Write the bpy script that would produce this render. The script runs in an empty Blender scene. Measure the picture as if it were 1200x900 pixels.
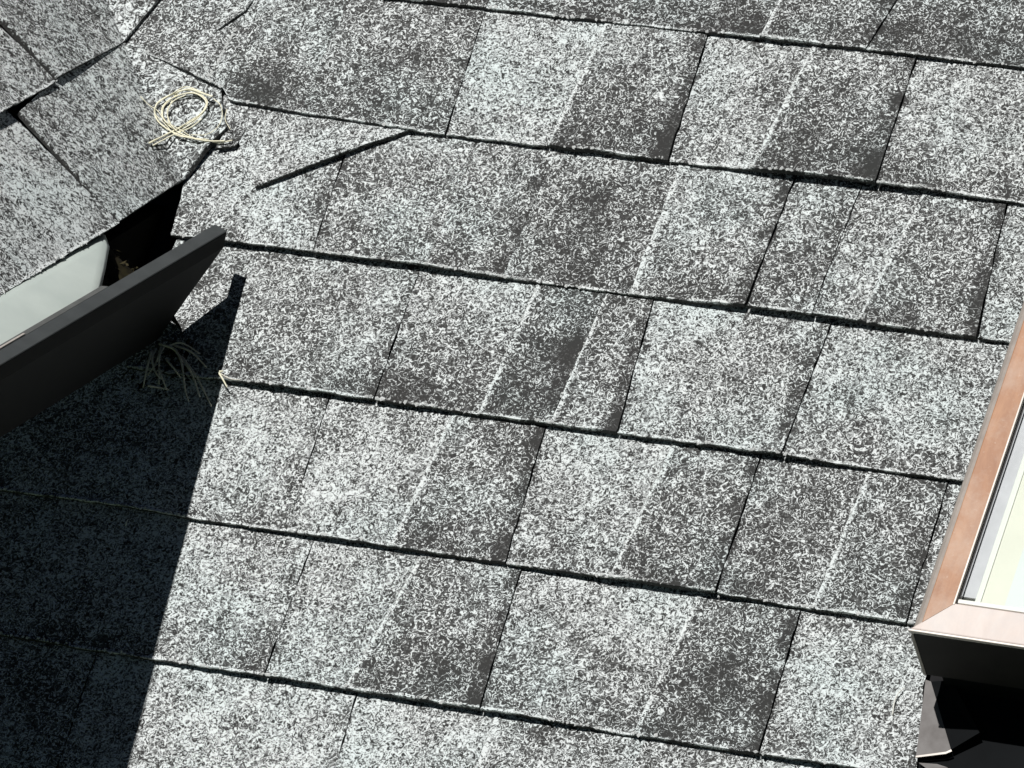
import bpy, bmesh, math, random
from mathutils import Vector, Matrix, noise

random.seed(7)
S = 0.001                                   # tables are in millimetres
TH = 0.7559207713459097                     # pitch of both roof slopes
CT, ST = math.cos(TH), math.sin(TH)
scene = bpy.context.scene
COL = scene.collection

# ---------------------------------------------------------------- camera
cam_d = bpy.data.cameras.new("camera")
cam_o = bpy.data.objects.new("camera", cam_d)
COL.objects.link(cam_o)
R = Matrix(((0.9401007790256597, -0.1268537281182489, 0.3164153234876296),
            (0.33989271717002045, 0.2776159893080187, -0.8985556762351976),
            (0.026143184390207824, 0.9522801552811095, 0.3041036661517551)))
M = R.to_4x4()
M.translation = Vector((1453.43, -4127.46, 1396.88)) * S
cam_o.matrix_world = M
cam_d.sensor_width = 36.0
cam_d.lens = 36.0 * 6002.4 / 1200.0
cam_d.clip_start = 0.1
cam_d.clip_end = 20000.0
scene.camera = cam_o

# ---------------------------------------------------------------- light
SUN_TO = Vector((-0.1111, -0.5136, 0.8508)).normalized()
SUN_EL = math.asin(SUN_TO.z)
SUN_AZ = math.atan2(SUN_TO.x, SUN_TO.y)
world = bpy.data.worlds.new("World")
scene.world = world
world.use_nodes = True
nt = world.node_tree
sky = nt.nodes.new("ShaderNodeTexSky")
sky.sky_type = 'NISHITA'
sky.sun_disc = False
sky.sun_elevation = SUN_EL
sky.sun_rotation = SUN_AZ % (2 * math.pi)
sky.air_density = 0.12
sky.dust_density = 0.1
nt.links.new(sky.outputs[0], nt.nodes["Background"].inputs[0])
nt.nodes["Background"].inputs[1].default_value = 0.05
sun_d = bpy.data.lights.new("sun", 'SUN')
sun_d.energy = 4.9
sun_d.angle = math.radians(0.5)
sun_d.color = (1.0, 0.98, 0.955)
sun_o = bpy.data.objects.new("sun", sun_d)
COL.objects.link(sun_o)
sun_o.rotation_euler = SUN_TO.to_track_quat('Z', 'Y').to_euler()
sun_o.location = SUN_TO * 8

scene.view_settings.view_transform = 'Standard'
scene.view_settings.look = 'None'
scene.view_settings.exposure = -0.2
scene.view_settings.gamma = 1.0

# ---------------------------------------------------------------- helpers
def tag(o, label=None, cat=None, group=None, kind=None):
    if label: o['label'] = label
    if cat: o['category'] = cat
    if group: o['group'] = group
    if kind: o['kind'] = kind
    return o

def empty(name, label, cat, mat4=None):
    o = bpy.data.objects.new(name, None)
    o.empty_display_size = 0.05
    COL.objects.link(o)
    if mat4 is not None: o.matrix_world = mat4
    return tag(o, label, cat)

def mesh_obj(name, verts, faces, mat, parent=None, tone=None, edge=None, smooth=False):
    """verts in the parent's frame (metres); the origin goes to their centre"""
    c = Vector((0, 0, 0))
    for v in verts: c += Vector(v)
    c /= max(1, len(verts))
    me = bpy.data.meshes.new(name)
    me.from_pydata([tuple(Vector(v) - c) for v in verts], [], faces)
    me.update()
    if tone is not None:
        a = me.attributes.new("tone", 'FLOAT', 'POINT'); a.data.foreach_set("value", tone)
    if edge is not None:
        a = me.attributes.new("edge", 'FLOAT', 'POINT'); a.data.foreach_set("value", edge)
    if smooth:
        me.polygons.foreach_set("use_smooth", [True] * len(me.polygons))
    me.materials.append(mat)
    o = bpy.data.objects.new(name, me)
    COL.objects.link(o)
    o.location = c
    if parent is not None: o.parent = parent
    return o

def fix_normals(o):
    bm = bmesh.new(); bm.from_mesh(o.data)
    bmesh.ops.recalc_face_normals(bm, faces=bm.faces[:])
    bm.to_mesh(o.data); bm.free()

def lerp(a, b, t): return a + (b - a) * t

def poly(pts, x):
    """piecewise linear y(x); pts sorted by x, extrapolated"""
    if len(pts) == 1: return pts[0][1]
    i = 0
    while i < len(pts) - 2 and x > pts[i + 1][0]: i += 1
    (x0, y0), (x1, y1) = pts[i], pts[i + 1]
    return y0 + (y1 - y0) * (x - x0) / (x1 - x0)

def fbm(x, y, z=0.0, oct=3):
    return noise.fractal(Vector((x, y, z)), 1.0, 2.0, oct)

# ---------------------------------------------------------------- materials
def new_mat(name):
    m = bpy.data.materials.new(name); m.use_nodes = True
    n = m.node_tree; b = n.nodes["Principled BSDF"]
    return m, n, b

def nd(n, typ, **kw):
    x = n.nodes.new(typ)
    for k, v in kw.items(): setattr(x, k, v)
    return x

def math_n(n, op, a, b=None, c=None, clamp=False):
    x = nd(n, "ShaderNodeMath", operation=op, use_clamp=clamp)
    for i, v in enumerate((a, b, c)):
        if v is None: continue
        if isinstance(v, (int, float)): x.inputs[i].default_value = v
        else: n.links.new(v, x.inputs[i])
    return x.outputs[0]

def granule_material(name, use_attr=True, gain=1.0, grain=1.0):
    m, n, b = new_mat(name)
    L = n.links.new
    tc = nd(n, "ShaderNodeTexCoord")
    oi = nd(n, "ShaderNodeObjectInfo")
    off = nd(n, "ShaderNodeVectorMath", operation='SCALE')
    cmb = nd(n, "ShaderNodeCombineXYZ")
    L(oi.outputs["Random"], cmb.inputs[0])
    r2 = math_n(n, 'FRACT', math_n(n, 'MULTIPLY', oi.outputs["Random"], 17.31))
    L(r2, cmb.inputs[1])
    L(cmb.outputs[0], off.inputs[0]); off.inputs["Scale"].default_value = 30.0
    add = nd(n, "ShaderNodeVectorMath", operation='ADD')
    L(tc.outputs["Object"], add.inputs[0]); L(off.outputs[0], add.inputs[1])
    co = add.outputs[0]
    # granules: a mosaic of crushed stone grains with pale, mid and dark ones
    def noi(scale, det, rough, dist):
        x = nd(n, "ShaderNodeTexNoise")
        x.inputs["Scale"].default_value = scale * grain; x.inputs["Detail"].default_value = det
        x.inputs["Roughness"].default_value = rough; x.inputs["Distortion"].default_value = dist
        L(co, x.inputs["Vector"]); return x.outputs["Fac"]
    nA = noi(165.0, 1.5, 0.45, 1.4)
    nB = noi(400.0, 1.0, 0.5, 0.3)
    nC = noi(24.0, 5.0, 0.72, 0.6)           # clusters of darker grains
    nD = noi(9.0, 3.0, 0.6, 0.0)             # slow tone drift
    ridge = math_n(n, 'ABSOLUTE', math_n(n, 'SUBTRACT', nA, 0.5))
    if use_attr:
        at = nd(n, "ShaderNodeAttribute", attribute_name="tone"); tone = at.outputs["Fac"]
        ae = nd(n, "ShaderNodeAttribute", attribute_name="edge"); edge = ae.outputs["Fac"]
    else:
        v = nd(n, "ShaderNodeValue"); v.outputs[0].default_value = 0.5; tone = v.outputs[0]
        v = nd(n, "ShaderNodeValue"); v.outputs[0].default_value = 0.0; edge = v.outputs[0]
    t = math_n(n, 'ADD', tone, math_n(n, 'MULTIPLY', math_n(n, 'SUBTRACT', nC, 0.5), 1.0))
    t = math_n(n, 'ADD', t, math_n(n, 'MULTIPLY', math_n(n, 'SUBTRACT', nD, 0.5), 0.5))
    t = math_n(n, 'ADD', t, math_n(n, 'MULTIPLY', edge, 1.0))
    # a mid ground whose level follows the tone, pale grains and dark gaps between them
    nE = noi(172.0, 1.5, 0.45, 1.4)
    def thread(fac, w):
        q = math_n(n, 'ABSOLUTE', math_n(n, 'SUBTRACT', fac, 0.5))
        x = nd(n, "ShaderNodeMapRange", interpolation_type='SMOOTHSTEP')
        L(q, x.inputs["Value"]); x.inputs["From Min"].default_value = w * 0.25; x.inputs["From Max"].default_value = w
        x.inputs["To Min"].default_value = 1.0; x.inputs["To Max"].default_value = 0.0
        return x.outputs[0]
    tc_ = math_n(n, 'MAXIMUM', math_n(n, 'MINIMUM', t, 1.15), -0.1)
    pale = thread(nA, 0.060); dark = thread(nE, 0.062)
    g = math_n(n, 'MULTIPLY_ADD', tc_, 0.92, -0.10)
    g = math_n(n, 'ADD', g, math_n(n, 'MULTIPLY', math_n(n, 'SUBTRACT', nB, 0.5), 1.0))
    g = math_n(n, 'ADD', g, math_n(n, 'MULTIPLY', pale, math_n(n, 'MULTIPLY_ADD', tc_, 0.40, 0.50)))
    g = math_n(n, 'SUBTRACT', g, math_n(n, 'MULTIPLY', dark, math_n(n, 'MULTIPLY_ADD', tc_, 0.62, 0.26)))
    mr = nd(n, "ShaderNodeMapRange", interpolation_type='SMOOTHSTEP')
    L(g, mr.inputs["Value"]); mr.inputs["From Min"].default_value = 0.02; mr.inputs["From Max"].default_value = 0.98
    cr = nd(n, "ShaderNodeValToRGB")
    cr.color_ramp.elements[0].position = 0.0; cr.color_ramp.elements[0].color = (0.040 * gain, 0.040 * gain, 0.039 * gain, 1)
    cr.color_ramp.elements[1].position = 1.0; cr.color_ramp.elements[1].color = (0.68 * gain, 0.715 * gain, 0.71 * gain, 1)
    e = cr.color_ramp.elements.new(0.40); e.color = (0.125 * gain, 0.128 * gain, 0.126 * gain, 1)
    e = cr.color_ramp.elements.new(0.72); e.color = (0.37 * gain, 0.387 * gain, 0.385 * gain, 1)
    L(mr.outputs[0], cr.inputs[0])
    # faint cool algae bloom
    tint = nd(n, "ShaderNodeMixRGB", blend_type='MULTIPLY')
    tr = nd(n, "ShaderNodeMapRange"); L(nD, tr.inputs["Value"])
    tr.inputs["From Min"].default_value = 0.45; tr.inputs["From Max"].default_value = 0.7
    L(tr.outputs[0], tint.inputs[0]); L(cr.outputs[0], tint.inputs[1]); tint.inputs[2].default_value = (0.95, 1.0, 1.0, 1)
    L(tint.outputs[0], b.inputs["Base Color"])
    b.inputs["Roughness"].default_value = 0.92
    b.inputs["Specular IOR Level"].default_value = 0.15
    bp = nd(n, "ShaderNodeBump"); bp.inputs["Strength"].default_value = 0.55; bp.inputs["Distance"].default_value = 0.0012
    hh = math_n(n, 'ADD', math_n(n, 'MULTIPLY', nA, 1.0), math_n(n, 'MULTIPLY', nB, 0.6))
    L(hh, bp.inputs["Height"]); L(bp.outputs[0], b.inputs["Normal"])
    return m

def plain(name, col, rough=0.6, metal=0.0, spec=0.5, var=0.0, vscale=30.0, bump=0.0, col2=None):
    m, n, b = new_mat(name)
    L = n.links.new
    b.inputs["Roughness"].default_value = rough; b.inputs["Metallic"].default_value = metal
    b.inputs["Specular IOR Level"].default_value = spec
    tc = nd(n, "ShaderNodeTexCoord")
    nz = nd(n, "ShaderNodeTexNoise"); nz.inputs["Scale"].default_value = vscale
    nz.inputs["Detail"].default_value = 5.0; nz.inputs["Roughness"].default_value = 0.6
    L(tc.outputs["Object"], nz.inputs["Vector"])
    mx = nd(n, "ShaderNodeMixRGB")
    mp = nd(n, "ShaderNodeMapRange"); L(nz.outputs["Fac"], mp.inputs["Value"])
    mp.inputs["From Min"].default_value = 0.3; mp.inputs["From Max"].default_value = 0.7
    L(mp.outputs[0], mx.inputs[0])
    mx.inputs[1].default_value = (*col, 1)
    mx.inputs[2].default_value = (*(col2 or [c * (1 - var) for c in col]), 1)
    L(mx.outputs[0], b.inputs["Base Color"])
    if bump:
        bp = nd(n, "ShaderNodeBump"); bp.inputs["Strength"].default_value = bump; bp.inputs["Distance"].default_value = 0.001
        L(nz.outputs["Fac"], bp.inputs["Height"]); L(bp.outputs[0], b.inputs["Normal"])
    return m

M_SH = granule_material("shingle_granules")
M_SH_SIDE = granule_material("shingle_granules_coarse", grain=0.72)
M_DECK = plain("roofing_felt", (0.02, 0.02, 0.021), 0.95, spec=0.1, var=0.3, vscale=80)
M_PALE = plain("pale_stone_grain", (0.66, 0.68, 0.67), 0.8, spec=0.2, var=0.25, vscale=300)
M_BLACK = plain("black_gutter_paint", (0.0065, 0.007, 0.007), 0.7, spec=0.08, var=0.25, vscale=25, bump=0.05)
M_LIP = plain("chalky_black_paint", (0.066, 0.073, 0.075), 0.55, spec=0.4, var=0.3, vscale=40)
M_HEM = plain("scuffed_grey_metal", (0.16, 0.165, 0.16), 0.5, metal=0.3, var=0.35, vscale=60)
M_WHITE = plain("weathered_white_enamel", (0.56, 0.62, 0.58), 0.45, spec=0.3, vscale=14, col2=(0.46, 0.52, 0.49))
M_GREYEDGE = plain("grey_sheet_edge", (0.25, 0.26, 0.25), 0.6, var=0.3)
M_SOIL = plain("wet_leaf_mould", (0.012, 0.010, 0.007), 0.95, spec=0.1, vscale=90, col2=(0.030, 0.026, 0.012), bump=0.6)
M_LEAF = plain("dead_leaf", (0.060, 0.046, 0.022), 0.8, spec=0.2, vscale=60, col2=(0.020, 0.022, 0.008))
M_STRAW = plain("straw_twine", (0.88, 0.86, 0.70), 0.7, spec=0.25, vscale=200, col2=(0.80, 0.76, 0.54))
M_FIBRE = plain("pale_dry_fibre", (0.78, 0.78, 0.72), 0.7, spec=0.2, var=0.2, vscale=200)
M_NEEDLE = plain("dry_pine_needle", (0.78, 0.75, 0.66), 0.6, spec=0.3, var=0.5, vscale=90)
M_FRAME = plain("shaded_front_cladding", (0.020, 0.018, 0.016), 0.65, spec=0.15, var=0.4, vscale=35, bump=0.08)  # frame's front face, its shade put into the dark colour
M_GASKET = plain("black_rubber", (0.012, 0.010, 0.010), 0.7)
M_ALU = plain("bare_metal_rim", (0.62, 0.57, 0.52), 0.4, metal=0.2, var=0.2, vscale=50)
M_FLASH = plain("black_flashing", (0.008, 0.009, 0.010), 0.75, spec=0.05, var=0.3, vscale=20)
M_FLAP = plain("grey_flashing_metal", (0.21, 0.20, 0.195), 0.6, spec=0.2, vscale=50, col2=(0.13, 0.12, 0.115))
M_FASCIA = plain("dark_fascia_paint", (0.006, 0.006, 0.005), 0.95, spec=0.03, var=0.3)
M_GRASS = plain("lawn", (0.05, 0.08, 0.03), 0.95, spec=0.1, vscale=0.8, col2=(0.07, 0.09, 0.04))

def copper_material(name, a, bcol, dust):
    m, n, b = new_mat(name)
    L = n.links.new
    tc = nd(n, "ShaderNodeTexCoord")
    n1 = nd(n, "ShaderNodeTexNoise"); n1.inputs["Scale"].default_value = 30.0; n1.inputs["Detail"].default_value = 9.0; n1.inputs["Roughness"].default_value = 0.7; n1.inputs["Distortion"].default_value = 0.6
    n2 = nd(n, "ShaderNodeTexNoise"); n2.inputs["Scale"].default_value = 260.0; n2.inputs["Detail"].default_value = 2.0
    mpg = nd(n, "ShaderNodeMapping"); mpg.inputs["Scale"].default_value = (1.6, 0.35, 1.0)
    L(tc.outputs["Object"], mpg.inputs["Vector"]); L(mpg.outputs[0], n1.inputs["Vector"]); L(tc.outputs["Object"], n2.inputs["Vector"])
    n3 = nd(n, "ShaderNodeTexNoise"); n3.inputs["Scale"].default_value = 14.0; n3.inputs["Detail"].default_value = 7.0; n3.inputs["Roughness"].default_value = 0.7
    L(tc.outputs["Object"], n3.inputs["Vector"])
    st = nd(n, "ShaderNodeMapRange"); L(n3.outputs["Fac"], st.inputs["Value"]); st.inputs["From Min"].default_value = 0.48; st.inputs["From Max"].default_value = 0.75; st.inputs["To Max"].default_value = 0.75
    mp = nd(n, "ShaderNodeMapRange"); L(n1.outputs["Fac"], mp.inputs["Value"])
    mp.inputs["From Min"].default_value = 0.30; mp.inputs["From Max"].default_value = 0.72
    mx = nd(n, "ShaderNodeMixRGB"); L(mp.outputs[0], mx.inputs[0])
    mx.inputs[1].default_value = (*a, 1); mx.inputs[2].default_value = (*bcol, 1)
    sp = nd(n, "ShaderNodeMapRange"); L(n2.outputs["Fac"], sp.inputs["Value"])
    sp.inputs["From Min"].default_value = 0.66; sp.inputs["From Max"].default_value = 0.95
    mx2 = nd(n, "ShaderNodeMixRGB"); L(sp.outputs[0], mx2.inputs[0]); L(mx.outputs[0], mx2.inputs[1])
    mx2.inputs[2].default_value = (*dust, 1)
    mx3 = nd(n, "ShaderNodeMixRGB"); L(st.outputs[0], mx3.inputs[0]); L(mx2.outputs[0], mx3.inputs[1]); mx3.inputs[2].default_value = (*[c * 0.92 for c in dust], 1)
    L(mx3.outputs[0], b.inputs["Base Color"])
    b.inputs["Roughness"].default_value = 0.48; b.inputs["Specular IOR Level"].default_value = 0.4
    return m
M_COPPER = copper_material("copper_brown_cladding", (0.47, 0.245, 0.130), (0.27, 0.118, 0.058), (0.58, 0.45, 0.36))
M_GLARE = copper_material("glare_pale_cladding", (0.70, 0.63, 0.585), (0.61, 0.515, 0.465), (0.58, 0.55, 0.54))  # sun glare on the bottom rail, put in as a paler colour
M_SIDE = plain("grey_cladding", (0.42, 0.37, 0.33), 0.5, spec=0.4, var=0.3, vscale=60)  # grey tone for the rail's rounded shoulder

def glass_material():
    m, n, b = new_mat("window_glass")
    out = n.nodes["Material Output"]
    tr = nd(n, "ShaderNodeBsdfTransparent"); tr.inputs[0].default_value = (0.95, 0.97, 0.96, 1)
    gl = nd(n, "ShaderNodeBsdfGlossy"); gl.inputs["Roughness"].default_value = 0.02
    fr = nd(n, "ShaderNodeFresnel"); fr.inputs[0].default_value = 1.5
    mx = nd(n, "ShaderNodeMixShader")
    n.links.new(fr.outputs[0], mx.inputs[0]); n.links.new(tr.outputs[0], mx.inputs[1]); n.links.new(gl.outputs[0], mx.inputs[2])
    n.links.new(mx.outputs[0], out.inputs[0])
    return m
M_GLASS = glass_material()
M_VIOLET = plain("violet_grey_reflection", (0.64, 0.61, 0.66), 0.5, var=0.15, vscale=60)  # strip colours below imitate reflections in the skylight glass
M_CREAM = plain("cream_reflection", (0.84, 0.81, 0.72), 0.7, var=0.06, vscale=20)
M_WHITEB = plain("white_bead_reflection", (0.86, 0.85, 0.80), 0.6, var=0.04)
M_SKYB = plain("pale_blue_reflection", (0.80, 0.825, 0.82), 0.7, var=0.06, vscale=20)

# ---------------------------------------------------------------- the two roof slopes
def frame(o, x, y, z):
    m = Matrix((x, y, z)).transposed().to_4x4(); m.translation = o; return m
MAIN_M = frame(Vector((0, 0, 0)), Vector((1, 0, 0)), Vector((0, CT, ST)), Vector((0, -ST, CT)))
XE, ZE = -373.24 * S, 111.78 * S
SIDE_M = frame(Vector((XE, 0, ZE)), Vector((0, 1, 0)), Vector((-CT, 0, ST)), Vector((ST, 0, CT)))
main_roof = empty("shingle_roof", "large main slope of weathered grey asphalt shingles running across the whole picture", "roof", MAIN_M)
side_roof = empty("shingle_roof", "smaller grey shingle slope at upper left, ending in an eave above the black gutter", "roof", SIDE_M)

EXPO = 143.0
W0 = 537.155
def butt_w(k): return W0 - k * EXPO

def lift_main(u, k):
    a = 1.0 + 8.0 * fbm(u * 0.0055 + 31.7 * k, 3.1 * k + 0.4, 0, 2)
    b = 0.8 * fbm(u * 0.02, 5.7 * k, 2.0, 2)
    r = max(-2.6, min(5.2, a + b))
    if k == 2 and u < -165: r = max(r, 2.0)
    if k == 4 and u < -285: r = min(r, -1.5)
    return r

PATCH = []                                   # dark worn spots: (u, w, radius u, radius w, strength)
def patch_tone(u, w):
    t = 0.0
    for (pu, pw, ru, rw, s) in PATCH:
        d = ((u - pu) / ru) ** 2 + ((w - pw) / rw) ** 2
        if d < 4: t -= s * math.exp(-d * 1.2)
    return t

CRUMB = []                                   # (frame matrix, local point) of loose grains

def plate(parent, name, left, right, butt, lift, tone, raised=0.0, gapl=0.5, gapr=0.5, head=EXPO + 32,
          fade=0.0, bright=False, seed=0, fm=None, thick=4.6, crumbs=True):
    """one shingle tab: left/right are u(w) functions, butt is w(u); local mm"""
    ul, ur = left(butt(left(0) if False else 0)), 0
    # solve the two butt corners
    def corner(fn):
        w = butt(fn(butt(0)))
        for _ in range(4): w = butt(fn(w))
        return fn(w), w
    (ul, wl), (ur, wr) = corner(left), corner(right)
    nx = max(4, int(abs(ur - ul) / 7.0)); ny = 18
    verts, tones, edges = [], [], []
    rnd = random.Random(seed)
    wid = abs(ur - ul)
    FR = [0.0, 2.6 / wid] + [lerp(5.5, wid - 8.0, q / (nx - 3)) / wid for q in range(nx - 2)] + [1.0]
    bj = [0.9 * fbm((ul + (ur - ul) * i / nx) * 0.09, seed * 1.7, 0, 3) + rnd.uniform(-.35, .35) for i in range(nx + 1)]
    for j in range(ny + 1):
        v = j / ny
        for i in range(nx + 1):
            f = FR[i]
            ub = lerp(ul, ur, f); wb = butt(ub)
            w = wb + (0.0 if j == 0 else 1.8 if j == 1 else 3.6 if j == 2 else v * head)
            lo, hi = left(w) + gapl, right(w) - gapr
            lo += 1.2 * fbm(w * 0.07, seed * 3.3, 4.0, 3); hi += 1.2 * fbm(w * 0.07, seed * 2.1, 9.0, 3)
            u = lerp(lo, hi, f)
            if j == 0: w += bj[i]
            s = v * head / EXPO
            n = -7.0 * s + lift(ub) * max(0.0, 1 - s) + raised * (1 - 0.35 * min(1, s))
            n += 0.35 * fbm(u * 0.03, w * 0.03, seed, 2)
            verts.append((u * S, w * S, n * S))
            t = tone + patch_tone(u, w) if fm is MAIN_M else tone
            t -= fade * max(0.0, 1 - s) ** 1.3
            t -= 0.42 * max(0.0, 1 - s * 4.5) * max(0.0, 0.45 + 1.5 * fbm(u * 0.022, seed * 1.1, 2.0, 2))
            tones.append(t)
            e = 0.0
            if bright and i == 0: e = 1.3
            if bright and i == 1: e = 0.7 * max(0.0, 0.6 + fbm(w * 0.06, seed, 8.0, 2))
            if raised > 1.0 and i >= nx - 1: tones[-1] -= 0.35 * max(0.0, 0.5 + 1.2 * fbm(w * 0.05, seed, 3.0, 2))
            if (gapr > 0.4 and i >= nx - 1) or (gapl > 0.4 and i <= 1 and fm is MAIN_M): tones[-1] -= 0.34 * max(0.0, 0.25 + 1.5 * fbm(w * 0.045, seed * 1.9 + (i > 1), 3.0, 2))
            if j < 2 and e == 0: e = (1.5 if j == 0 else 0.8) * min(1.0, max(0.0, 0.45 + 1.8 * fbm(u * 0.035, wb * 0.11, 6.0, 2)))
            edges.append(e)
    N = (nx + 1)
    faces = []
    for j in range(ny):
        for i in range(nx):
            a = j * N + i
            faces.append((a, a + 1, a + N + 1, a + N))
    loop = [i for i in range(nx + 1)] + [j * N + nx for j in range(1, ny + 1)] + \
           [ny * N + i for i in range(nx - 1, -1, -1)] + [j * N for j in range(ny - 1, 0, -1)]
    base = len(verts)
    for q in loop:
        x, y, z = verts[q]
        verts.append((x, y, z - (thick + raised) * S)); tones.append(-0.6); edges.append(0)
    for q in range(len(loop)):
        r = (q + 1) % len(loop)
        faces.append((loop[q], base + q, base + r, loop[r]))
    o = mesh_obj(name, verts, faces, M_SH_SIDE if fm is SIDE_M else M_SH, parent, tones, edges)
    if tone - fade * 0.6 < 0.41: o['label'] = "dark weathered shingle tab with most pale granules worn off"
    if crumbs and fm is not None:
        for i in range(nx):
            for q in range(4):
                if rnd.random() < 0.34 + 0.8 * fbm(verts[i][0] * 25, seed * .7, 1.0, 2):
                    p = Vector(verts[i]).lerp(Vector(verts[i + 1]), rnd.random())
                    CRUMB.append((fm, p + Vector((0, rnd.uniform(-0.3, 2.2) * S, 0.2 * S)), rnd.choice((.8, 1.0, 1.2, 1.5, 1.9))))
        if bright:
            for j in range(ny - 3):
                for q in range(4):
                    if rnd.random() < 0.5 + 0.6 * fbm(j * .35, seed * .9, 5.0, 2):
                        p = Vector(verts[j * N]).lerp(Vector(verts[(j + 1) * N]), rnd.random())
                        CRUMB.append((fm, p + Vector((rnd.uniform(-0.8, 1.4) * S, 0, 0.2 * S)), rnd.uniform(0.6, 1.4)))
    return o

def straight(ut, ub, wt, wb): return lambda w: ub + (ut - ub) * (w - wb) / (wt - wb)

# boundaries between the tabs of every course: u at the upper course line, u at the butt, kind
ROWS = {
 1: [(-423.5, -425.6, 'F'), (-272.5, -291.3, 'D'), (-139.6, -137.6, 'F'), (0.7, 2.6, 'F'), (156.8, 132.8, 'B'), (273.1, 233.4, 'D'), (362.3, 347.0, 'F')],
 2: [(-275.7, -281.8, 'F'), (-139.5, -136.9, 'D'), (-19.7, -35.7, 'B'), (80.8, 80.7, 'D'), (182.2, 160.2, 'B'), (280.9, 278.9, 'D'), (436, 431, 'D')],
 3: [(-229.2, -225.3, 'D'), (-105.2, -112.3, 'F'), (-29.7, -40.2, 'F'), (90.4, 82.1, 'B'), (200.4, 192.3, 'D'), (263.4, 254.0, 'D'), (321.1, 296.8, 'B'), (398.8, 404.7, 'D'), (520, 516, 'F')],
 4: [(-121.7, -122.2, 'D'), (-7.5, -22.1, 'B'), (58.9, 46.0, 'B'), (103.9, 109.3, 'D'), (191.4, 183.2, 'F'), (271.1, 262.3, 'D'), (455, 452, 'F')],
 5: [(-500, -505, 'D'), (-378.7, -389.5, 'F'), (-167.3, -163.6, 'D'), (-48.1, -64.5, 'B'), (40.7, 44.2, 'D'), (159.7, 141.6, 'B'), (241.7, 238.5, 'D'), (340.1, 324.5, 'B'), (412.1, 408.8, 'D'), (520, 516, 'F')],
 6: [(-520, -523, 'D'), (-388.5, -390.0, 'F'), (-138.9, -140.5, 'D'), (-35.9, -64.5, 'B'), (57.7, 61.6, 'D'), (221.9, 199.8, 'B'), (314.3, 313.4, 'D')],
 7: [(-450, -452, 'D'), (-304.2, -302.3, 'D'), (-55.1, -51.1, 'D'), (74.0, 65.7, 'B'), (124.9, 111.9, 'F'), (209.9, 191.2, 'F'), (369.8, 357.7, 'D'), (520, 515, 'F')],
}
# tone (0 dark .. 1 pale), raised mm, fade of tone toward the butt, for every tab left to right
CELLS = {
 1: [(.58, 0, 0), (.62, 0, .1), (.54, 1.5, .15), (.60, 0, .1), (.54, 0, .2), (.62, 1.5, .15), (.56, 0, .2), (.60, 0, .25)],
 2: [(.60, 0, .1), (.62, 0, .18), (.78, 0, 0.06), (.66, 2.2, .36), (.80, 0, 0.06), (.66, 2.2, .42), (.76, 0, .15), (.7, 0, 0)],
 3: [(.76, 0, 0), (.64, 0, .08), (.60, 1.2, .1), (.57, 0, .05), (.66, 1.8, .1), (.60, 0, .1), (.70, 1.0, .05), (.58, 2.0, .12), (.66, 0, 0), (.6, 0, 0)],
 4: [(.65, 0, .10), (.73, 0, .22), (.50, 2.0, 0), (.60, 1.6, .1), (.75, 0, .05), (.74, 1.0, .1), (.74, 0, .10), (.7, 0, 0)],
 5: [(.65, 0, 0), (.65, 0, 0), (.76, 0, 0), (.82, 0, .05), (.60, 2.2, .08), (.80, 0, .2), (.53, 2.0, .05), (.57, 0, .05), (.54, 1.8, .05), (.6, 0, 0), (.6, 0, 0)],
 6: [(.65, 0, 0), (.65, 0, 0), (.78, 0, .1), (.75, 0, .08), (.62, 2.4, .32), (.80, 0, .26), (.52, 2.4, .14), (.74, 0, .08)],
 7: [(.65, 0, 0), (.65, 0, 0), (.80, 0, 0), (.82, 0, 0), (.70, 1.5, 0), (.68, 0, 0), (.72, 0, 0), (.62, 1.2, 0), (.66, 0, 0)],
}
PATCH += [(-330, 290, 30, 40, .10), (-215, 300, 60, 40, .10),
          (20, 170, 40, 50, .18), (-120, -20, 60, 16, .25), (5, -15, 40, 40, .1), (230, -170, 70, 18, .2), (-40, -150, 50, 40, .15),
          (95, -260, 26, 40, .22), (40, 130, 30, 40, .12), (-160, -310, 40, 20, .25), (330, 60, 20, 50, .1), (300, 20, 30, 12, .15), (250, 200, 30, 40, .1),
          (340, 265, 120, 16, .2), (300, 410, 160, 16, .22), (150, 400, 50, 12, .2)]

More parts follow.
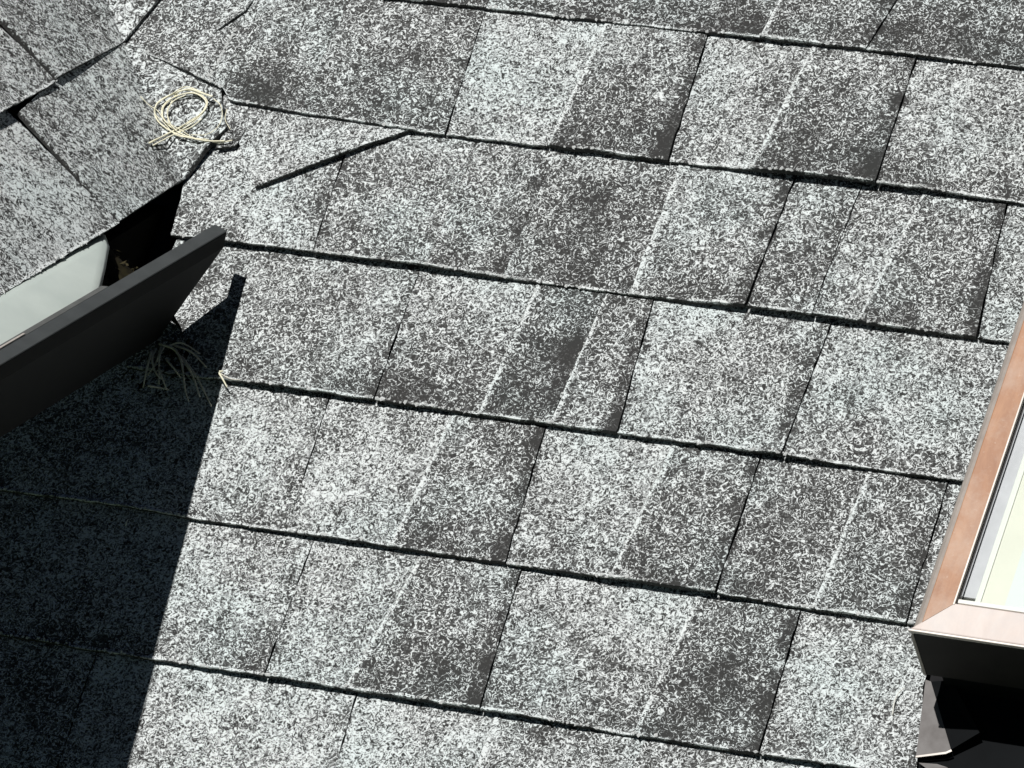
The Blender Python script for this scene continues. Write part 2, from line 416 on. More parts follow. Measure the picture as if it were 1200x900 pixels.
rp = random.Random(21)
for q in range(46):                          # soft stains where the pale grains have washed off
    PATCH.append((rp.uniform(-380, 430), rp.uniform(-440, 440), rp.uniform(10, 40), rp.uniform(14, 55), rp.uniform(.06, .24)))
valley_u = lambda w: -374.9 - (w - 165.3) * 0.728
ROW2_BUTT = [(-480, 307.0), (-379, 270.6), (-371, 259.0), (-284, 254.6), (-178, 250.9), (0, 251.2), (600, 251.2)]
ROW3_LEFT = [(90, -368.5), (112, -369.1), (136, -370.5), (165, -374.0), (184, -372.0), (230, -372), (300, -372)]
n_seed = 0
for k in range(1, 8):
    wb, wt = butt_w(k), butt_w(k - 1)
    bs = ROWS[k]
    fns = [straight(a, b, wt, wb) for a, b, t in bs]
    kinds = [t for a, b, t in bs]
    if k == 1: l0 = lambda w: valley_u(w) + 6
    elif k == 2: l0 = lambda w: valley_u(w) + 2
    elif k == 3: l0 = lambda w: poly(ROW3_LEFT, w)
    elif k == 4: l0 = lambda w: -364 + 0.02 * (w - 100)
    else: l0 = lambda w: -690.0
    fns = [l0] + fns + [lambda w: 640.0]
    kinds = ['E'] + kinds + ['E']
    for i, (tone, raised, fade) in enumerate(CELLS[k]):
        n_seed += 1
        gl = {'D': 0.55, 'B': 0.1, 'F': -0.5, 'E': 0}[kinds[i]]
        gr = {'D': 0.55, 'B': 0.1, 'F': -0.5, 'E': 0}[kinds[i + 1]]
        right = fns[i + 1]
        bt = (lambda u, wb=wb: wb)
        if k == 2: bt = lambda u: poly(ROW2_BUTT, u)
        if k in (6, 7) and i == len(CELLS[k]) - 1:
            right = (lambda w: 436.5 + (w + 228) * -0.16 if w < -228 else 436.5)   # trimmed beside the skylight flashing
        if k == 5 and i >= 8:
            if i > 9: continue
            if i == 9: right = lambda w: 470.0
        if k in (3, 4) and fns[i](wb) > 470: continue
        plate(main_roof, "shingle", fns[i], right, bt, lambda u, k=k: lift_main(u, k), tone, raised + 0.4 * (i % 2), gl, gr,
              fade=fade, bright=(kinds[i] == 'B'), seed=n_seed, fm=MAIN_M)

# courses just outside the frame, so the slope goes on
for k in (-1, 0, 8, 9):
    wb = butt_w(k); u = -690.0 if k > 7 else valley_u(wb + 70)
    rr = random.Random(100 + k)
    while u < 640:
        w_ = rr.uniform(90, 210); n_seed += 1
        plate(main_roof, "shingle", (lambda w, u=u: u), (lambda w, u=u, w_=w_: u + w_), (lambda x, wb=wb: wb),
              lambda q, k=k: lift_main(q, k), rr.uniform(.35, .7), rr.choice((0, 2)), .5, .5, seed=n_seed, fm=MAIN_M, crumbs=False)
        u += w_

# ---- side slope: single courses, joints from the photograph
def lift_side(a, k): return (4.2 if k == 1 else 1.0) + 1.8 * fbm(a * 0.006 + 11.0 * k, 1.3 * k + 7, 0, 2)
SIDE_J = {0: [-640, -420, -217, -26.4], 1: [-760, -520, -330, -135, 64.0], 2: [-600, -400, -190, 10, 150], 3: [-500, -260, -60, 120, 260]}
for k, js in SIDE_J.items():
    for i in range(len(js)):
        if k == 0 and i == len(js) - 1: continue       # the folded valley shingle below
        if k == 1 and i == len(js) - 1: continue
        a0 = js[i]; a1 = js[i + 1] if i + 1 < len(js) else 118.6 + 0.728 * (k * EXPO + 90)
        n_seed += 1
        plate(side_roof, "shingle", (lambda w, a=a0: a - 0.02 * (w)), (lambda w, a=a1: a - 0.02 * w), (lambda u, k=k: k * EXPO),
              lambda a, k=k: lift_side(a, k), random.uniform(.82, .9), 0, .7, .7, seed=n_seed, fm=SIDE_M, fade=0.05)

def W_main(u, w, n=0.0): return MAIN_M @ (Vector((u, w, n)) * S)
def W_side(a, b, n=0.0): return SIDE_M @ (Vector((a, b, n)) * S)

def sheet(parent, fm, name, polys, thick, tone, cuts=5, label=None, jitter=0.6, side_tone=-0.6, fadefn=None):
    """a bent sheet from polygons of world points that share vertices; pushed down by its thickness"""
    bm = bmesh.new(); cache = {}
    def vert(p):
        key = tuple(round(c, 5) for c in p)
        if key not in cache: cache[key] = bm.verts.new(p)
        return cache[key]
    for pl in polys: bm.faces.new([vert(p) for p in pl])
    bmesh.ops.triangulate(bm, faces=bm.faces[:])
    for _ in range(cuts):
        long = [e for e in bm.edges if e.calc_length() > 0.013]
        if not long: break
        bmesh.ops.subdivide_edges(bm, edges=long, cuts=1, use_grid_fill=True)
        bmesh.ops.triangulate(bm, faces=[f for f in bm.faces if len(f.verts) > 4])
    bmesh.ops.recalc_face_normals(bm, faces=bm.faces[:])
    if sum((f.normal.z for f in bm.faces)) < 0: bmesh.ops.reverse_faces(bm, faces=bm.faces[:])
    bm.normal_update()
    inv = fm.inverted()
    nv = {v: v.normal.copy() for v in bm.verts}
    for v in bm.verts:
        v.co += nv[v] * (0.5 * S * fbm(v.co.x * 30, v.co.y * 30, v.co.z * 30, 2))
        if v.is_boundary:
            v.co += Vector((noise.noise(v.co * 130), noise.noise(v.co * 130 + Vector((7, 0, 0))), noise.noise(v.co * 130 + Vector((0, 9, 0))))) * jitter * S
    bm.verts.index_update()
    top = [v.co.copy() for v in bm.verts]
    down = [v.co - nv[v] * thick * S for v in bm.verts]
    faces = [tuple(v.index for v in f.verts) for f in bm.faces]
    verts = [inv @ p for p in top]; tones = [tone + (fadefn(p) if fadefn else 0) for p in verts]
    m = {}
    for e in bm.edges:
        if e.is_boundary:
            l = e.link_loops[0]; a, b = l.vert.index, l.link_loop_next.vert.index
            for q in (a, b):
                if q not in m:
                    m[q] = len(verts); verts.append(inv @ down[q]); tones.append(side_tone)
            faces.append((a, m[a], m[b], b))
    bm.free()
    o = mesh_obj(name, verts, faces, M_SH_SIDE if fm is SIDE_M else M_SH, parent, tones, [0.0] * len(verts))
    if label: o['label'] = label
    return o

MI = MAIN_M.inverted()
def fold_tone(p):                            # tone lowered to offset the stronger sun on the half over the main slope
    q = MI @ p / S
    return -0.16 * max(0.0, min(1.0, (q.x - valley_u(q.y)) / 40.0)) + 0.10 * fbm(q.x * .03, q.y * .03, 5.0, 2)
# folded valley shingle of the eave course: on the side slope, then up over the main slope
V0 = W_main(-374.9, 165.3, 3.0); V1 = W_main(-478.4, 306.5, 4.0)
sheet(side_roof, SIDE_M, "shingle",
      [[W_side(-26.4, 136, 0), W_side(-26.2, 1.0, 2.0), V0, V1, W_side(85, 150, -1)],
       [V0, W_main(-362, 199, 5.5), W_main(-347.7, 227.3, 5.0), W_main(-357, 243, 2.0), W_main(-366, 262, -3.0), W_main(-372, 285, -4.5), W_main(-420, 313, -4.5), V1]],
      5.0, 0.86, fadefn=fold_tone, label="shingle folded across the valley between the two slopes")
# next course, folded the same way
V2 = W_main(-478.4, 306.5, 6.0); V3 = W_main(valley_u(425), 425, 6)
sheet(side_roof, SIDE_M, "shingle",
      [[W_side(64, 146.5, 6.5), V2, V3, W_side(62, 270, 2)],
       [V2, W_main(-470.4, 331.2, 5.0), W_main(-460.6, 361.2, 3.0), W_main(-440, 425, 1), V3]],
      6.0, 0.86, fadefn=fold_tone, label="shingle folded across the valley, upper course")
# cut end lying over the main course beside the valley
sheet(main_roof, MAIN_M, "shingle",
      [[W_main(-372.2, 361.4, -1.0), W_main(-364, 400, -6.8), W_main(-372, 440, -8), W_main(-430, 420, -7.6), W_main(-452, 372, -5), W_main(-432, 338, -4.6), W_main(-403.2, 323.1, -3.0), W_main(-387.7, 340.8, 0.6)]],
      4.5, 0.62, label="cut shingle end lying over the course beside the valley")
# tiny sliver below the twine
sheet(main_roof, MAIN_M, "shingle",
      [[W_main(-352.2, 204.3, 2.2), W_main(-334, 210.5, 1.6), W_main(-330, 232, -1), W_main(-348, 240, -1)]], 3.0, 0.45, jitter=.3)
# the slipped triangular offcut
off = empty("shingle_offcut", "slipped triangular shingle offcut poking out below the course near the coil of twine", "shingle offcut",
            MAIN_M @ Matrix.Translation(Vector((-290, 215, -3)) * S))
OFF_M = MAIN_M @ Matrix.Translation(Vector((-290, 215, -3)) * S)
sheet(off, OFF_M, "granule_sheet",
      [[W_main(-362, 264, -4.6), W_main(-330, 211, 0.2), W_main(-300.3, 167.0, 5.2), W_main(-229.3, 214.6, 4.2), W_main(-172, 252, -1.0), W_main(-178, 270, -4.8), W_main(-270, 272, -4.8)]],
      4.2, 0.72)

# ---- decks
def prism(poly2, z0, z1):
    n = len(poly2)
    v = [(x * S, y * S, z1 * S) for x, y in poly2] + [(x * S, y * S, z0 * S) for x, y in poly2]
    f = [tuple(range(n)), tuple(range(2 * n - 1, n - 1, -1))]
    for i in range(n):
        j = (i + 1) % n
        f.append((i, n + i, n + j, j))
    return v, f
def add_prism(name, poly2, z0, z1, mat, parent):
    v, f = prism(poly2, z0, z1)
    o = mesh_obj(name, v, f, mat, parent); fix_normals(o); return o
add_prism("roof_deck", [(-1500, -1500), (1900, -1500), (1900, 1500), (-1500, 1500)], -60, -15, M_DECK, main_roof)
add_prism("roof_deck", [(-1700, 14), (124, 14), (112 + .728 * 1300, 1300), (-1700, 1300)], -32, -14, M_DECK, side_roof)

# fascia board under the eave, cut along the main slope
def box_verts(p0, p1):
    (x0, y0, z0), (x1, y1, z1) = p0, p1
    v = [(x, y, z) for z in (z0, z1) for y in (y0, y1) for x in (x0, x1)]
    f = [(0, 2, 3, 1), (4, 5, 7, 6), (0, 1, 5, 4), (2, 6, 7, 3), (0, 4, 6, 2), (1, 3, 7, 5)]
    return v, f
tanT = ST / CT
ztop, zbot = ZE - 0.022, ZE - 0.106
yz = [(-1.7, ztop), (ztop / tanT + .02, ztop), (zbot / tanT + .02, zbot), (-1.7, zbot)]
xs = (XE - 0.034, XE - 0.014)
v = [(x, y, z) for x in xs for y, z in yz]
inv = SIDE_M.inverted()
v = [tuple(inv @ Vector(p)) for p in v]
o = mesh_obj("fascia_board", v, [(0, 1, 2, 3), (7, 6, 5, 4), (0, 4, 5, 1), (1, 5, 6, 2), (2, 6, 7, 3), (3, 7, 4, 0)], M_FASCIA, side_roof)
fix_normals(o)

# ---------------------------------------------------------------- gutter
gut = empty("gutter", "black metal gutter hanging under the upper left eave, its open end cut over the roof", "gutter",
            Matrix.Translation(Vector((-0.340, 0, 0))))
GI = Matrix.Translation(Vector((0.340, 0, 0)))
def yend(z): return -14.0 + 41.0 * z / 100.0
def extrude_profile(name, prof, mat, y_far=-1700.0, y_near=None, shear=True, segs=(0.0, .08, .16, .3, 1.0), smooth=False):
    """closed x-z profile run along -Y; the near end is cut along the roof"""
    verts, faces = [], []
    n = len(prof)
    for s in segs:
        for (x, z) in prof:
            yn = yend(z) if y_near is None else y_near
            y = lerp(yn, y_far, s)
            zz = z - 0.021 * (y - 27) if shear else z
            verts.append(tuple(GI @ (Vector((x, y, zz)) * S)))
    for a in range(len(segs) - 1):
        for i in range(n):
            j = (i + 1) % n
            faces.append((a * n + i, a * n + j, (a + 1) * n + j, (a + 1) * n + i))
    faces.append(tuple(range(n))); faces.append(tuple(reversed(range((len(segs) - 1) * n, len(segs) * n))))
    o = mesh_obj(name, verts, faces, mat, gut, smooth=smooth); fix_normals(o); return o
extrude_profile("front_panel", [(-289.7, 99.2), (-290.4, 86), (-317, 41), (-339.9, 0.5), (-341.8, 1.5), (-319, 42), (-292.4, 87), (-291.7, 99.2)], M_BLACK)
extrude_profile("lip", [(-289.7, 99.7), (-289.9, 100.7), (-302.6, 104.4), (-303.2, 103.6), (-303.0, 95), (-301.5, 95), (-301.4, 102.4), (-291.0, 99.4)], M_LIP)
extrude_profile("hem", [(-303.8, 103.9), (-310.5, 103.6), (-311.5, 102.5), (-311.4, 94), (-310, 94), (-309.8, 101.8), (-303.8, 102.2)], M_HEM, y_near=-205.0)
extrude_profile("trim_bead", [(-304.0, 105.2), (-306.2, 105.2), (-306.2, 104.1), (-304.0, 104.1)], M_ALU, y_near=-375.0)
extrude_profile("floor_panel", [(-342, 0.2), (-380, 0.2), (-380, 1.8), (-342, 1.8)], M_BLACK)
extrude_profile("back_panel", [(-380.2, 0.2), (-382.2, 0.2), (-382.2, 66), (-380.2, 66)], M_FLASH)
# white inner liner that slopes from the eave into the trough, right end rolled
verts, faces = [], []
prof = [(-379.0, 107.0), (-365, 103), (-348, 96), (-330, 88), (-316, 80), (-308, 72)]
near = [-44, -66, -112, -165, -212, -238]           # the end is cut askew
for q, d in enumerate((-1600, -800, -380, -120, -24, -7, 0)):
    for i, (x, z) in enumerate(prof):
        y = near[i] + d * (1 - 0.0 * i); dz = (-4, -1, 0, 0, 0, 0, 0)[6 - q]
        verts.append(tuple(GI @ (Vector((x, y, z + dz - 0.021 * (y - 27) + 0.7 * math.sin(y * .021 + i))) * S)))
ysl = [0] * 7
np_ = len(prof)
for a in range(len(ysl) - 1):
    for i in range(np_ - 1):
        faces.append((a * np_ + i, a * np_ + i + 1, (a + 1) * np_ + i + 1, (a + 1) * np_ + i))
o = mesh_obj("liner", verts, faces, M_WHITE, gut, smooth=True)
o['label'] = "weathered white liner sheet inside the trough"
md = o.modifiers.new("thickness", 'SOLIDIFY'); md.thickness = 0.0016; md.offset = -1
# hanger strap crossing the trough
extrude_profile("hanger", [(-378, 106), (-372, 107), (-340, 99), (-312, 92), (-304, 96), (-304, 93.5), (-312, 89.5), (-340, 96.5), (-372, 104.5), (-378, 103.5)],
                M_GREYEDGE, y_near=-414.0, y_far=-436.0, segs=(0.0, 1.0))

# leaf mould lying in the trough near its end
litter = empty("leaf_litter", "dark damp leaf litter and moss filling the open end of the gutter", "leaf litter",
               Matrix.Translation(Vector((-0.345, -0.1, 0.03))))
LI = Matrix.Translation(-Vector((-0.345, -0.1, 0.03)))
verts, faces = [], []
nx_, ny_ = 12, 34
for j in range(ny_ + 1):
    for i in range(nx_ + 1):
        x = lerp(-386, -327, i / nx_); y = lerp(-250, 14, j / ny_)
        z = 98 + 8 * fbm(x * .03, y * .03, 0, 3) + 6 * fbm(x * .12, y * .12, 3, 3) - 50 * (i / nx_)
        z = max(z, y / 1.0 * tanT * 1.0 + 4) if y < 30 else z
        if y > -40: z = min(z, 98 - (y + 40) * 1.0 - 40 * (i / nx_))
        verts.append(tuple(LI @ (Vector((x, y, z)) * S)))
for j in range(ny_):
    for i in range(nx_):
        a = j * (nx_ + 1) + i
        faces.append((a, a + 1, a + nx_ + 2, a + nx_ + 1))
o = mesh_obj("mould_heap", verts, faces, M_SOIL, litter, smooth=True)
heap = verts
rr = random.Random(3)
lv, lf = [], []
for q in range(260):
    p = Vector(rr.choice(heap)) + Vector((rr.uniform(-3, 3), rr.uniform(-3, 3), rr.uniform(1, 4))) * S
    d = Vector((rr.uniform(-1, 1), rr.uniform(-1, 1), rr.uniform(-.4, .6))).normalized()
    e = d.cross(Vector((rr.uniform(-.5, .5), rr.uniform(-.5, .5), 1))).normalized()
    l, w_ = rr.uniform(2, 7) * S, rr.uniform(.8, 2.6) * S
    b0 = len(lv)
    h = d.cross(e) * w_ * .4
    lv += [tuple(p - d * l), tuple(p + e * w_ + h), tuple(p + d * l), tuple(p - e * w_ + h), tuple(p)]
    lf += [(b0, b0 + 1, b0 + 4), (b0 + 1, b0 + 2, b0 + 4), (b0 + 2, b0 + 3, b0 + 4), (b0 + 3, b0, b0 + 4)]
o = mesh_obj("leaf_flakes", lv, lf, M_LEAF, litter); o['kind'] = 'stuff'

# ---------------------------------------------------------------- tubes: twine, needles, fibres
def catmull(pts, sub):
    out = []
    P = [pts[0] * 2 - pts[1]] + pts + [pts[-1] * 2 - pts[-2]]
    for i in range(1, len(P) - 2):
        p0, p1, p2, p3 = P[i - 1], P[i], P[i + 1], P[i + 2]
        for s in range(sub):
            t = s / sub
            out.append(0.5 * ((2 * p1) + (p2 - p0) * t + (2 * p0 - 5 * p1 + 4 * p2 - p3) * t * t + (3 * p1 - p0 - 3 * p2 + p3) * t ** 3))
    out.append(pts[-1]); return out
def tube_mesh(pts, r0, r1=None, sides=6, sub=6, wob=0.0):
    r1 = r0 if r1 is None else r1
    path = catmull(pts, sub) if len(pts) > 2 else [pts[0].lerp(pts[1], i / 4) for i in range(5)]
    verts, faces = [], []
    for i, p in enumerate(path):
        d = (path[min(i + 1, len(path) - 1)] - path[max(i - 1, 0)]).normalized()
        a = d.orthogonal().normalized() if i == 0 else (a - d * a.dot(d)).normalized()
        b = d.cross(a)
        r = lerp(r0, r1, i / (len(path) - 1)) * (1 + wob * noise.noise(p * 400))
        for s in range(sides):
            t = 2 * math.pi * s / sides
            verts.append(p + (a * math.cos(t) + b * math.sin(t)) * r)
    for i in range(len(path) - 1):
        for s in range(sides):
            q = (s + 1) % sides
            faces.append((i * sides + s, i * sides + q, (i + 1) * sides + q, (i + 1) * sides + s))
    faces.append(tuple(reversed(range(sides)))); faces.append(tuple(range((len(path) - 1) * sides, len(path) * sides)))
    return verts, faces
def tube(name, pts, r0, r1, mat, parent, pm, **kw):
    v, f = tube_mesh(pts, r0, r1, **kw)
    inv = pm.inverted()
    return mesh_obj(name, [inv @ p for p in v], f, mat, parent, smooth=True)

TWINE = [[(-406.4, 117.1, 147.1), (-398.6, 155.1, 150.4), (-384.1, 164.5, 159.2), (-376.3, 173.2, 167.4), (-376.5, 181.6, 175.3), (-389.3, 186.9, 180.4), (-402.5, 185.2, 178.7), (-413.8, 179.0, 172.8), (-417.3, 171.1, 165.4), (-410.0, 162.4, 157.3), (-395.3, 155.5, 150.7), (-373.6, 151.0, 146.5), (-350.2, 150.5, 146.0), (-337.7, 153.6, 148.9)],
 [(-403.2, 119.3, 144.2), (-394.3, 153.2, 148.6), (-382.0, 159.5, 154.5), (-374.3, 167.3, 161.8)],
 [(-371.2, 185.4, 178.9), (-382.4, 187.1, 180.5), (-397.2, 189.0, 182.3), (-411.1, 183.5, 177.1), (-422.7, 175.3, 169.4), (-421.0, 164.9, 160.9), (-411.8, 158.5, 153.6), (-394.1, 152.8, 148.1), (-378.0, 150.6, 146.1), (-359.3, 150.1, 145.6), (-343.8, 151.6, 147.1)],
 [(-397.3, 183.8, 177.4), (-407.4, 177.7, 171.6), (-410.0, 169.0, 163.4), (-402.3, 159.4, 154.4), (-393.6, 154.2, 149.5)],
 [(-375.3, 178.9, 172.8), (-375.4, 172.3, 166.6), (-383.3, 162.7, 157.5), (-397.4, 152.4, 147.8)],
 [(-437.3, 167.2, 176.3), (-429.1, 168.6, 168.6), (-420.6, 169.4, 163.8), (-409.6, 161.5, 156.4)],
 [(-369.3, 183.7, 177.3), (-360.4, 179.4, 173.2), (-354.9, 170.6, 164.9), (-356.0, 161.1, 156.0), (-364.8, 154.7, 150.0), (-379.2, 153.3, 148.6)],
 [(-352.2, 176.4, 170.5), (-350.4, 168.2, 162.7), (-341.9, 160.6, 155.6)]]
TR = [1.0, 0.85, 1.1, 0.8, 0.75, 0.6, 0.55, 0.5]
nmain = Vector((0, -ST, CT))
TW_M = Matrix.Translation(Vector((-395, 168, 162)) * S)
twine = empty("twine_coil", "loose coil of pale straw twine lying on the shingles at the top of the valley", "twine", TW_M)
for i, st in enumerate(TWINE):
    pts = [Vector(p) * S + nmain * (1.5 + 0.9 * (i % 4)) * S for p in st]
    tube("strand", pts, TR[i] * .85 * S, TR[i] * 0.6 * S, M_STRAW, twine, TW_M, wob=.45)
    if i in (0, 2, 3):                       # a thinner loose ply beside the main strand
        rt = random.Random(i)
        p2 = [p + Vector((rt.uniform(-2.6, 2.6), rt.uniform(-1.4, 2.2), rt.uniform(-1.4, 2.2))) * S + nmain * 0.8 * S for p in pts[1:-1]]
        tube("strand", p2, 0.5 * S, 0.38 * S, M_STRAW, twine, TW_M, wob=.3)

NEEDLES = [[(-337.6, -12.2), (-319.8, -18.1), (-308.4, -31.1), (-299.7, -52.8), (-293.9, -64.0)], [(-324.2, -11.5), (-304.4, -17.1), (-287.7, -26.8)], [(-316.9, -20.1), (-297.7, -38.0), (-284.6, -57.8)], [(-311.5, -23.0), (-289.0, -44.0), (-271.0, -65.4)], [(-332.2, -15.1), (-331.3, -28.3), (-327.4, -50.9)], [(-332.7, -58.9), (-316.0, -54.6)], [(-334.7, -14.2), (-334.8, -31.3), (-341.2, -43.2)], [(-325.9, -27.6), (-313.5, -37.9), (-309.2, -40.9)], [(-329.4, -37.8), (-320.6, -51.1), (-318.0, -55.5)], [(-341.5, -21.3), (-340.2, -39.4), (-341.4, -56.6)], [(-328.2, -13.3), (-316.0, -9.0), (-298.6, -13.8)], [(-339.4, -17.3), (-338.8, -29.5), (-331.1, -42.9), (-323.1, -46.6)]]
ND_M = MAIN_M @ Matrix.Translation(Vector((-330, -14, -5)) * S)
ndl = empty("needle_clump", "tuft of dry pine needles hanging from under the gutter end in its shadow", "pine needles", ND_M)
rr = random.Random(5)
for i, st in enumerate(NEEDLES):
    m_ = len(st) - 1
    pts = [W_main(u, w, 7 + 7 * math.sin(math.pi * min(1, (q + .3) / m_)) * rr.uniform(.6, 1.3) - 4 * q / m_) for q, (u, w) in enumerate(st)]
    tube("needle", pts, rr.uniform(0.9, 1.4) * S, 0.6 * S, M_NEEDLE, ndl, ND_M)

lv, lf = [], []
for q in range(70):                          # matted brown bits under the needles
    p = W_main(rr.gauss(-325, 13), rr.gauss(-30, 15), rr.uniform(-1, 7))
    d = Vector((rr.uniform(-1, 1), rr.uniform(-1, 1), rr.uniform(-.6, .6))).normalized()
    e = d.cross(Vector((rr.uniform(-.5, .5), rr.uniform(-.5, .5), 1))).normalized()
    l, w_ = rr.uniform(2, 8) * S, rr.uniform(.8, 3.0) * S
    b0 = len(lv); h = d.cross(e) * w_ * .5; iv = ND_M.inverted()
    lv += [iv @ (p - d * l), iv @ (p + e * w_ + h), iv @ (p + d * l), iv @ (p - e * w_ + h), iv @ p]
    lf += [(b0, b0 + 1, b0 + 4), (b0 + 1, b0 + 2, b0 + 4), (b0 + 2, b0 + 3, b0 + 4), (b0 + 3, b0, b0 + 4)]
o = mesh_obj("leaf_mat", lv, lf, M_SOIL, ndl); o['kind'] = 'stuff'
TG_M = MAIN_M @ Matrix.Translation(Vector((-268, -38, -4)) * S)
twig = empty("twig", "small yellowish twig caught under a butt edge at the shadow line", "twig", TG_M)
tube("stem", [W_main(-274.2, -31.1, 4), W_main(-268.4, -37.1, 4), W_main(-262.8, -43.5, 1.5)], 1.0 * S, .7 * S, M_STRAW, twig, TG_M)
tube("side_shoot", [W_main(-274.4, -29.9, 4), W_main(-271.0, -28.2, 3)], 1.2 * S, .7 * S, M_STRAW, twig, TG_M)
tube("side_shoot", [W_main(-273.2, -31.0, 3), W_main(-262.8, -34.5, 2), W_main(-252.4, -34.4, 2)], .8 * S, .4 * S, M_NEEDLE, twig, TG_M)
def fibre(pts, r, label):
    P = [W_main(*p) for p in pts]
    v, f = tube_mesh(P, r * S, r * .5 * S)
    return tag(mesh_obj("dry_fibre", v, f, M_FIBRE, None, smooth=True), label, "fibre")
fibre([(418.2, -266, 0), (417.3, -254.3, 1.5), (419.0, -245.8, 2), (422.5, -239, 0)], .75, "curved pale fibre on the shingle left of the skylight's bottom corner")
fibre([(-314.9, -195.5, -1), (-314.0, -191.0, 1.2), (-313, -189, 1)], .8, "tiny pale fibre lying on the shingles deep in the gutter's shadow")

# ---------------------------------------------------------------- skylight
SK_M = MAIN_M @ Matrix.Translation(Vector((446.8, -244.9, 0)) * S)
skl = empty("skylight", "skylight with copper brown frame and pale strips painted as reflections under its glass at right edge", "skylight", SK_M)
H = 125.0
SK = 0.0645                                   # the frame's side runs slightly askew to the courses
def sk_pts(l): return [((x) , y, z) for x, y, z in l]
def rail(name, prof, y0, y1, mat, skew=SK, cut0=0.0, segs=4):
    """profile (x, z) run along +y from y0 to y1, x shifted with y; near end mitred by cut0"""
    verts, faces = [], []; n = len(prof)
    for s in range(segs + 1):
        for x, z in prof:
            ya = y0 + cut0 * max(0.0, x)
            y = lerp(ya, y1, s / segs)
            verts.append(((x + skew * y) * S, y * S, z * S))
    for a in range(segs):
        for i in range(n):
            j = (i + 1) % n
            faces.append((a * n + i, a * n + j, (a + 1) * n + j, (a + 1) * n + i))
    faces.append(tuple(range(n))); faces.append(tuple(reversed(range(segs * n, (segs + 1) * n))))
    o = mesh_obj(name, verts, faces, mat, skl); fix_normals(o); return o
RW = 29.0; YT = 980.0; XR = 560.0
# left rail: flat top, rounded outer shoulder, thin bright inner rim
o = rail("side_rail", [(9.4, H), (RW, H), (RW, H - 14), (4, H - 14), (4.0, H - 7), (6.0, H - 2.0)], 0, YT, M_COPPER, cut0=1.0)
o = rail("rail_shoulder", [(9.2, H - 0.2), (5.6, H - 1.8), (2.4, H - 5), (0, H - 11), (0, H - 82), (2.6, H - 82), (2.6, H - 7.5), (5.8, H - 3.0), (9.2, H - 1.4)], 0, YT, M_SIDE)
o = rail("rail_rim", [(RW + .2, H + .5), (RW + 1.4, H + .5), (RW + 1.4, H - 12), (RW + .2, H - 12)], RW, YT, M_ALU)
o = rail("gasket", [(RW + 1.6, H - 5), (RW + 4.0, H - 5), (RW + 4.0, H - 14), (RW + 1.6, H - 14)], RW + 1, YT, M_GASKET)
# bottom rail
def box(name, x0, x1, y0, y1, z0, z1, mat, bevel=0.0):
    v, f = box_verts((x0 * S, y0 * S, z0 * S), (x1 * S, y1 * S, z1 * S))
    o = mesh_obj(name, v, f, mat, skl); fix_normals(o)
    if bevel:
        md = o.modifiers.new("bevel", 'BEVEL'); md.width = bevel * S; md.segments = 2
    return o
add = []
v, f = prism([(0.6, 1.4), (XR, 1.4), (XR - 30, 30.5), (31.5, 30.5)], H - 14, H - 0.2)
o = mesh_obj("bottom_rail", v, f, M_GLARE, skl); fix_normals(o)
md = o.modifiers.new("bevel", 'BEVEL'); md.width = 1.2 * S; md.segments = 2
box("rail_lip", -0.6, XR, -0.8, 1.2, H - 4, H + 0.3, M_ALU, .4)
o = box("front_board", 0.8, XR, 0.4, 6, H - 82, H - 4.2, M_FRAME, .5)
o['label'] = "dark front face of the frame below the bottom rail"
box("top_rail", 60, XR + 60, YT + 2, YT + 40, H - 60, H, M_COPPER, 1)
rail("side_rail", [(XR - 30, H - .1), (XR, H - .1), (XR, H - 82), (XR - 30, H - 82)], 32, YT, M_COPPER)
# curb below the frame, set back
v, f = prism([(10, 12), (XR - 10, 12), (XR - 10 + SK * YT, YT), (10 + SK * YT, YT)], -8, H - 83)
o = mesh_obj("curb", v, f, M_FLASH, skl); fix_normals(o)
# glazing, and coloured strips under it painted as its reflections
zg = H - 2.2
v, f = prism([(RW + 4.2 + SK * 31, 31), (XR - 31, 31), (XR - 31 + SK * YT, YT), (RW + 4.2 + SK * YT, YT)], zg - 4, zg)
o = mesh_obj("glass_pane", v, f, M_GLASS, skl); fix_normals(o)
def strip(name, x0, x1, mat, z, y0=34.0):
    rail(name, [(x0, z), (x1, z), (x1, z - 2), (x0, z - 2)], y0, YT - 2, mat)
zb = zg - 5.2
strip("violet_reflection_strip", RW + 4.4, RW + 15.0, M_VIOLET, zb, 41.0)
strip("white_reflection_strip", RW + 15.2, RW + 20.0, M_WHITEB, zb + .5)
xb = RW + 20.4
for q in range(18):
    wd = 20.0 if q % 2 == 0 else 24.0
    strip("reflection_band", xb, xb + wd, M_CREAM if q % 2 == 0 else M_SKYB, zb, 36.0)
    xb += wd
box("glass_bead", RW + 5.5, XR - 32, 30.8, 34.5, zg - 4, zg + 2.5, M_WHITEB, .6)
box("inner_sill", RW + 5.5, XR - 34, 35, 46, zb - 8, zb - 4, M_WHITEB)

# flashing apron below the skylight, with a bent grey corner flap
FL_M = MAIN_M @ Matrix.Translation(Vector((446, -270, -4)) * S)
fl = empty("skylight_flashing", "black metal flashing apron below the skylight with a bent grey corner flap", "flashing", FL_M)
def fl_mesh(name, pts, mat, thick=1.2):
    inv = FL_M.inverted()
    top = [inv @ W_main(*p) for p in pts]
    n_ = (top[1] - top[0]).cross(top[2] - top[0]).normalized()
    if n_.z < 0: n_ = -n_
    bot = [p - n_ * thick * S for p in top]
    k = len(pts)
    f = [tuple(range(k)), tuple(reversed(range(k, 2 * k)))] + [(i, k + i, k + (i + 1) % k, (i + 1) % k) for i in range(k)]
    o = mesh_obj(name, top + bot, f, mat, fl); fix_normals(o); return o
fl_mesh("apron", [(440, -228, -5.5), (1020, -228, -5.5), (1020, -420, -4), (446, -420, -4), (447.5, -304, -6.5)], M_FLASH)
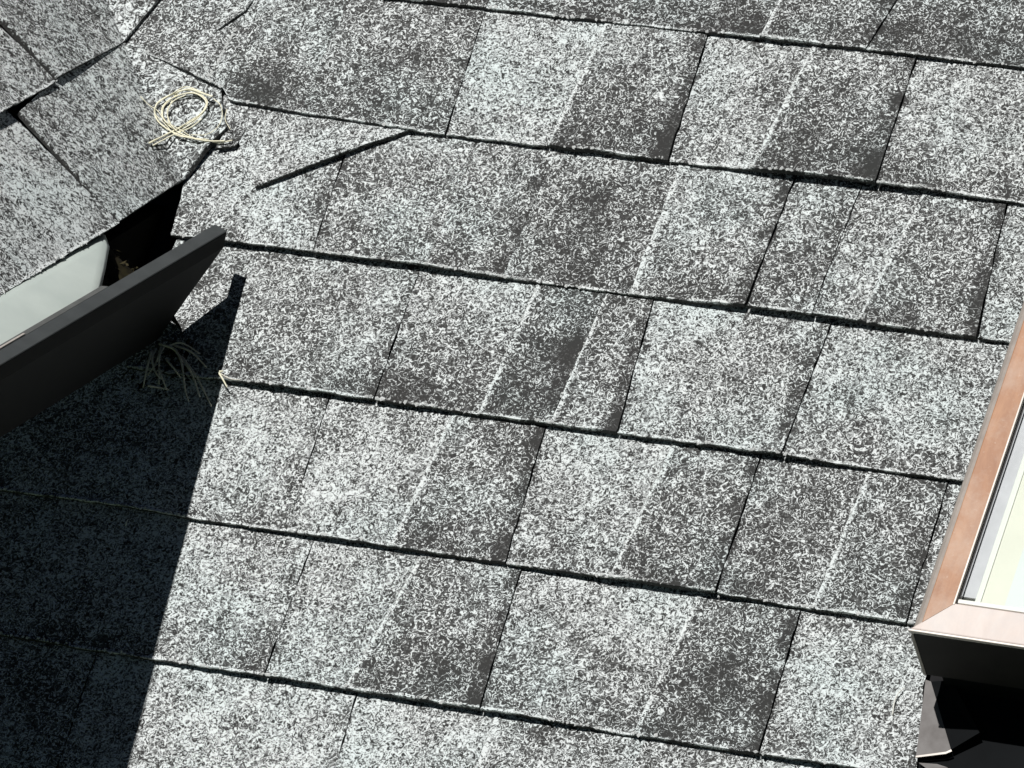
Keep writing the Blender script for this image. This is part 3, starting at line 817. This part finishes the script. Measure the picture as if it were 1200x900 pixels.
o = fl_mesh("corner_flap", [(438.5, -229, 0.5), (443.5, -230, 0.5), (475.7, -290.8, 3.0), (472, -293.5, 2.6), (447.2, -300.5, 0.5)], M_FLAP)
o['label'] = "grey bent corner flap catching the sun"
o = fl_mesh("shaded_flap_fold", [(443.7, -230, 0.4), (462, -228.3, 6), (497, -273.3, 7), (475.9, -290.8, 2.9)], M_FLASH)  # dark half of the grey flap, its shade given as black
fl_mesh("loose_sliver", [(450, -305, -2.5), (458, -309, -3), (476, -305.5, -2), (466, -303.8, -2)], M_FLAP, .8)
fl_mesh("edge_bead", [(447.2, -300.7, 1.2), (472, -293.7, 3.2), (476, -291, 3.6), (477, -292.6, 3.6), (472.4, -295.6, 3.2), (447.2, -302.4, 1.2)], M_ALU, .8)

# ---------------------------------------------------------------- loose grains
for pts, m_, nn in (([(-375.0, 342.4), (-378.8, 312.5), (-383.6, 278.7)], MAIN_M, 110), ([(-402.0, 302.6), (-390, 292), (-382.7, 277.9)], MAIN_M, 60),
                    ([(-453, 374), (-440, 352)], MAIN_M, 26)):
    rr = random.Random(len(pts) + nn)
    for q in range(nn):
        t = rr.random() * (len(pts) - 1); i = int(t); i = min(i, len(pts) - 2); t -= i
        p = (lerp(pts[i][0], pts[i + 1][0], t) + rr.gauss(0, .9), lerp(pts[i][1], pts[i + 1][1], t) + rr.gauss(0, .9), -3.0 if nn != 26 else 1)
        s_ = (p[1] - 262) / EXPO
        CRUMB.append((m_, Vector((p[0], p[1], -7.0 * s_ + 2.3)) * S, rr.uniform(.6, 1.3)))
OCT_V = [(1, 0, 0), (-1, 0, 0), (0, 1, 0), (0, -1, 0), (0, 0, 1), (0, 0, -1)]
OCT_F = [(0, 2, 4), (2, 1, 4), (1, 3, 4), (3, 0, 4), (2, 0, 5), (1, 2, 5), (3, 1, 5), (0, 3, 5)]
cv, cf = [], []
rr = random.Random(12)
for fm, p, r in CRUMB:
    wp = fm @ p; b0 = len(cv)
    a = rr.uniform(0, 6.28); ca, sa = math.cos(a), math.sin(a)
    sx, sy, sz = r * rr.uniform(.7, 1.5) * S, r * rr.uniform(.6, 1.1) * S, r * rr.uniform(.5, .9) * S
    q3 = fm.to_3x3()
    for x, y, z in OCT_V:
        x, y, z = x * sx, y * sy, z * sz
        cv.append(tuple(wp + q3 @ Vector((x * ca - y * sa, x * sa + y * ca, z))))
    cf += [tuple(b0 + i for i in f) for f in OCT_F]
tag(mesh_obj("loose_granules", cv, cf, M_PALE), "pale loose stone granules gathered along the shingle edges", "granules", kind="stuff")

# ---------------------------------------------------------------- ground far below
g = 6000.0
o = mesh_obj("ground", [(-g, -g, -4.6), (g, -g, -4.6), (g, g, -4.6), (-g, g, -4.6)], [(0, 1, 2, 3)], M_GRASS)
tag(o, "grassy ground far below the roof", None, None, "structure")
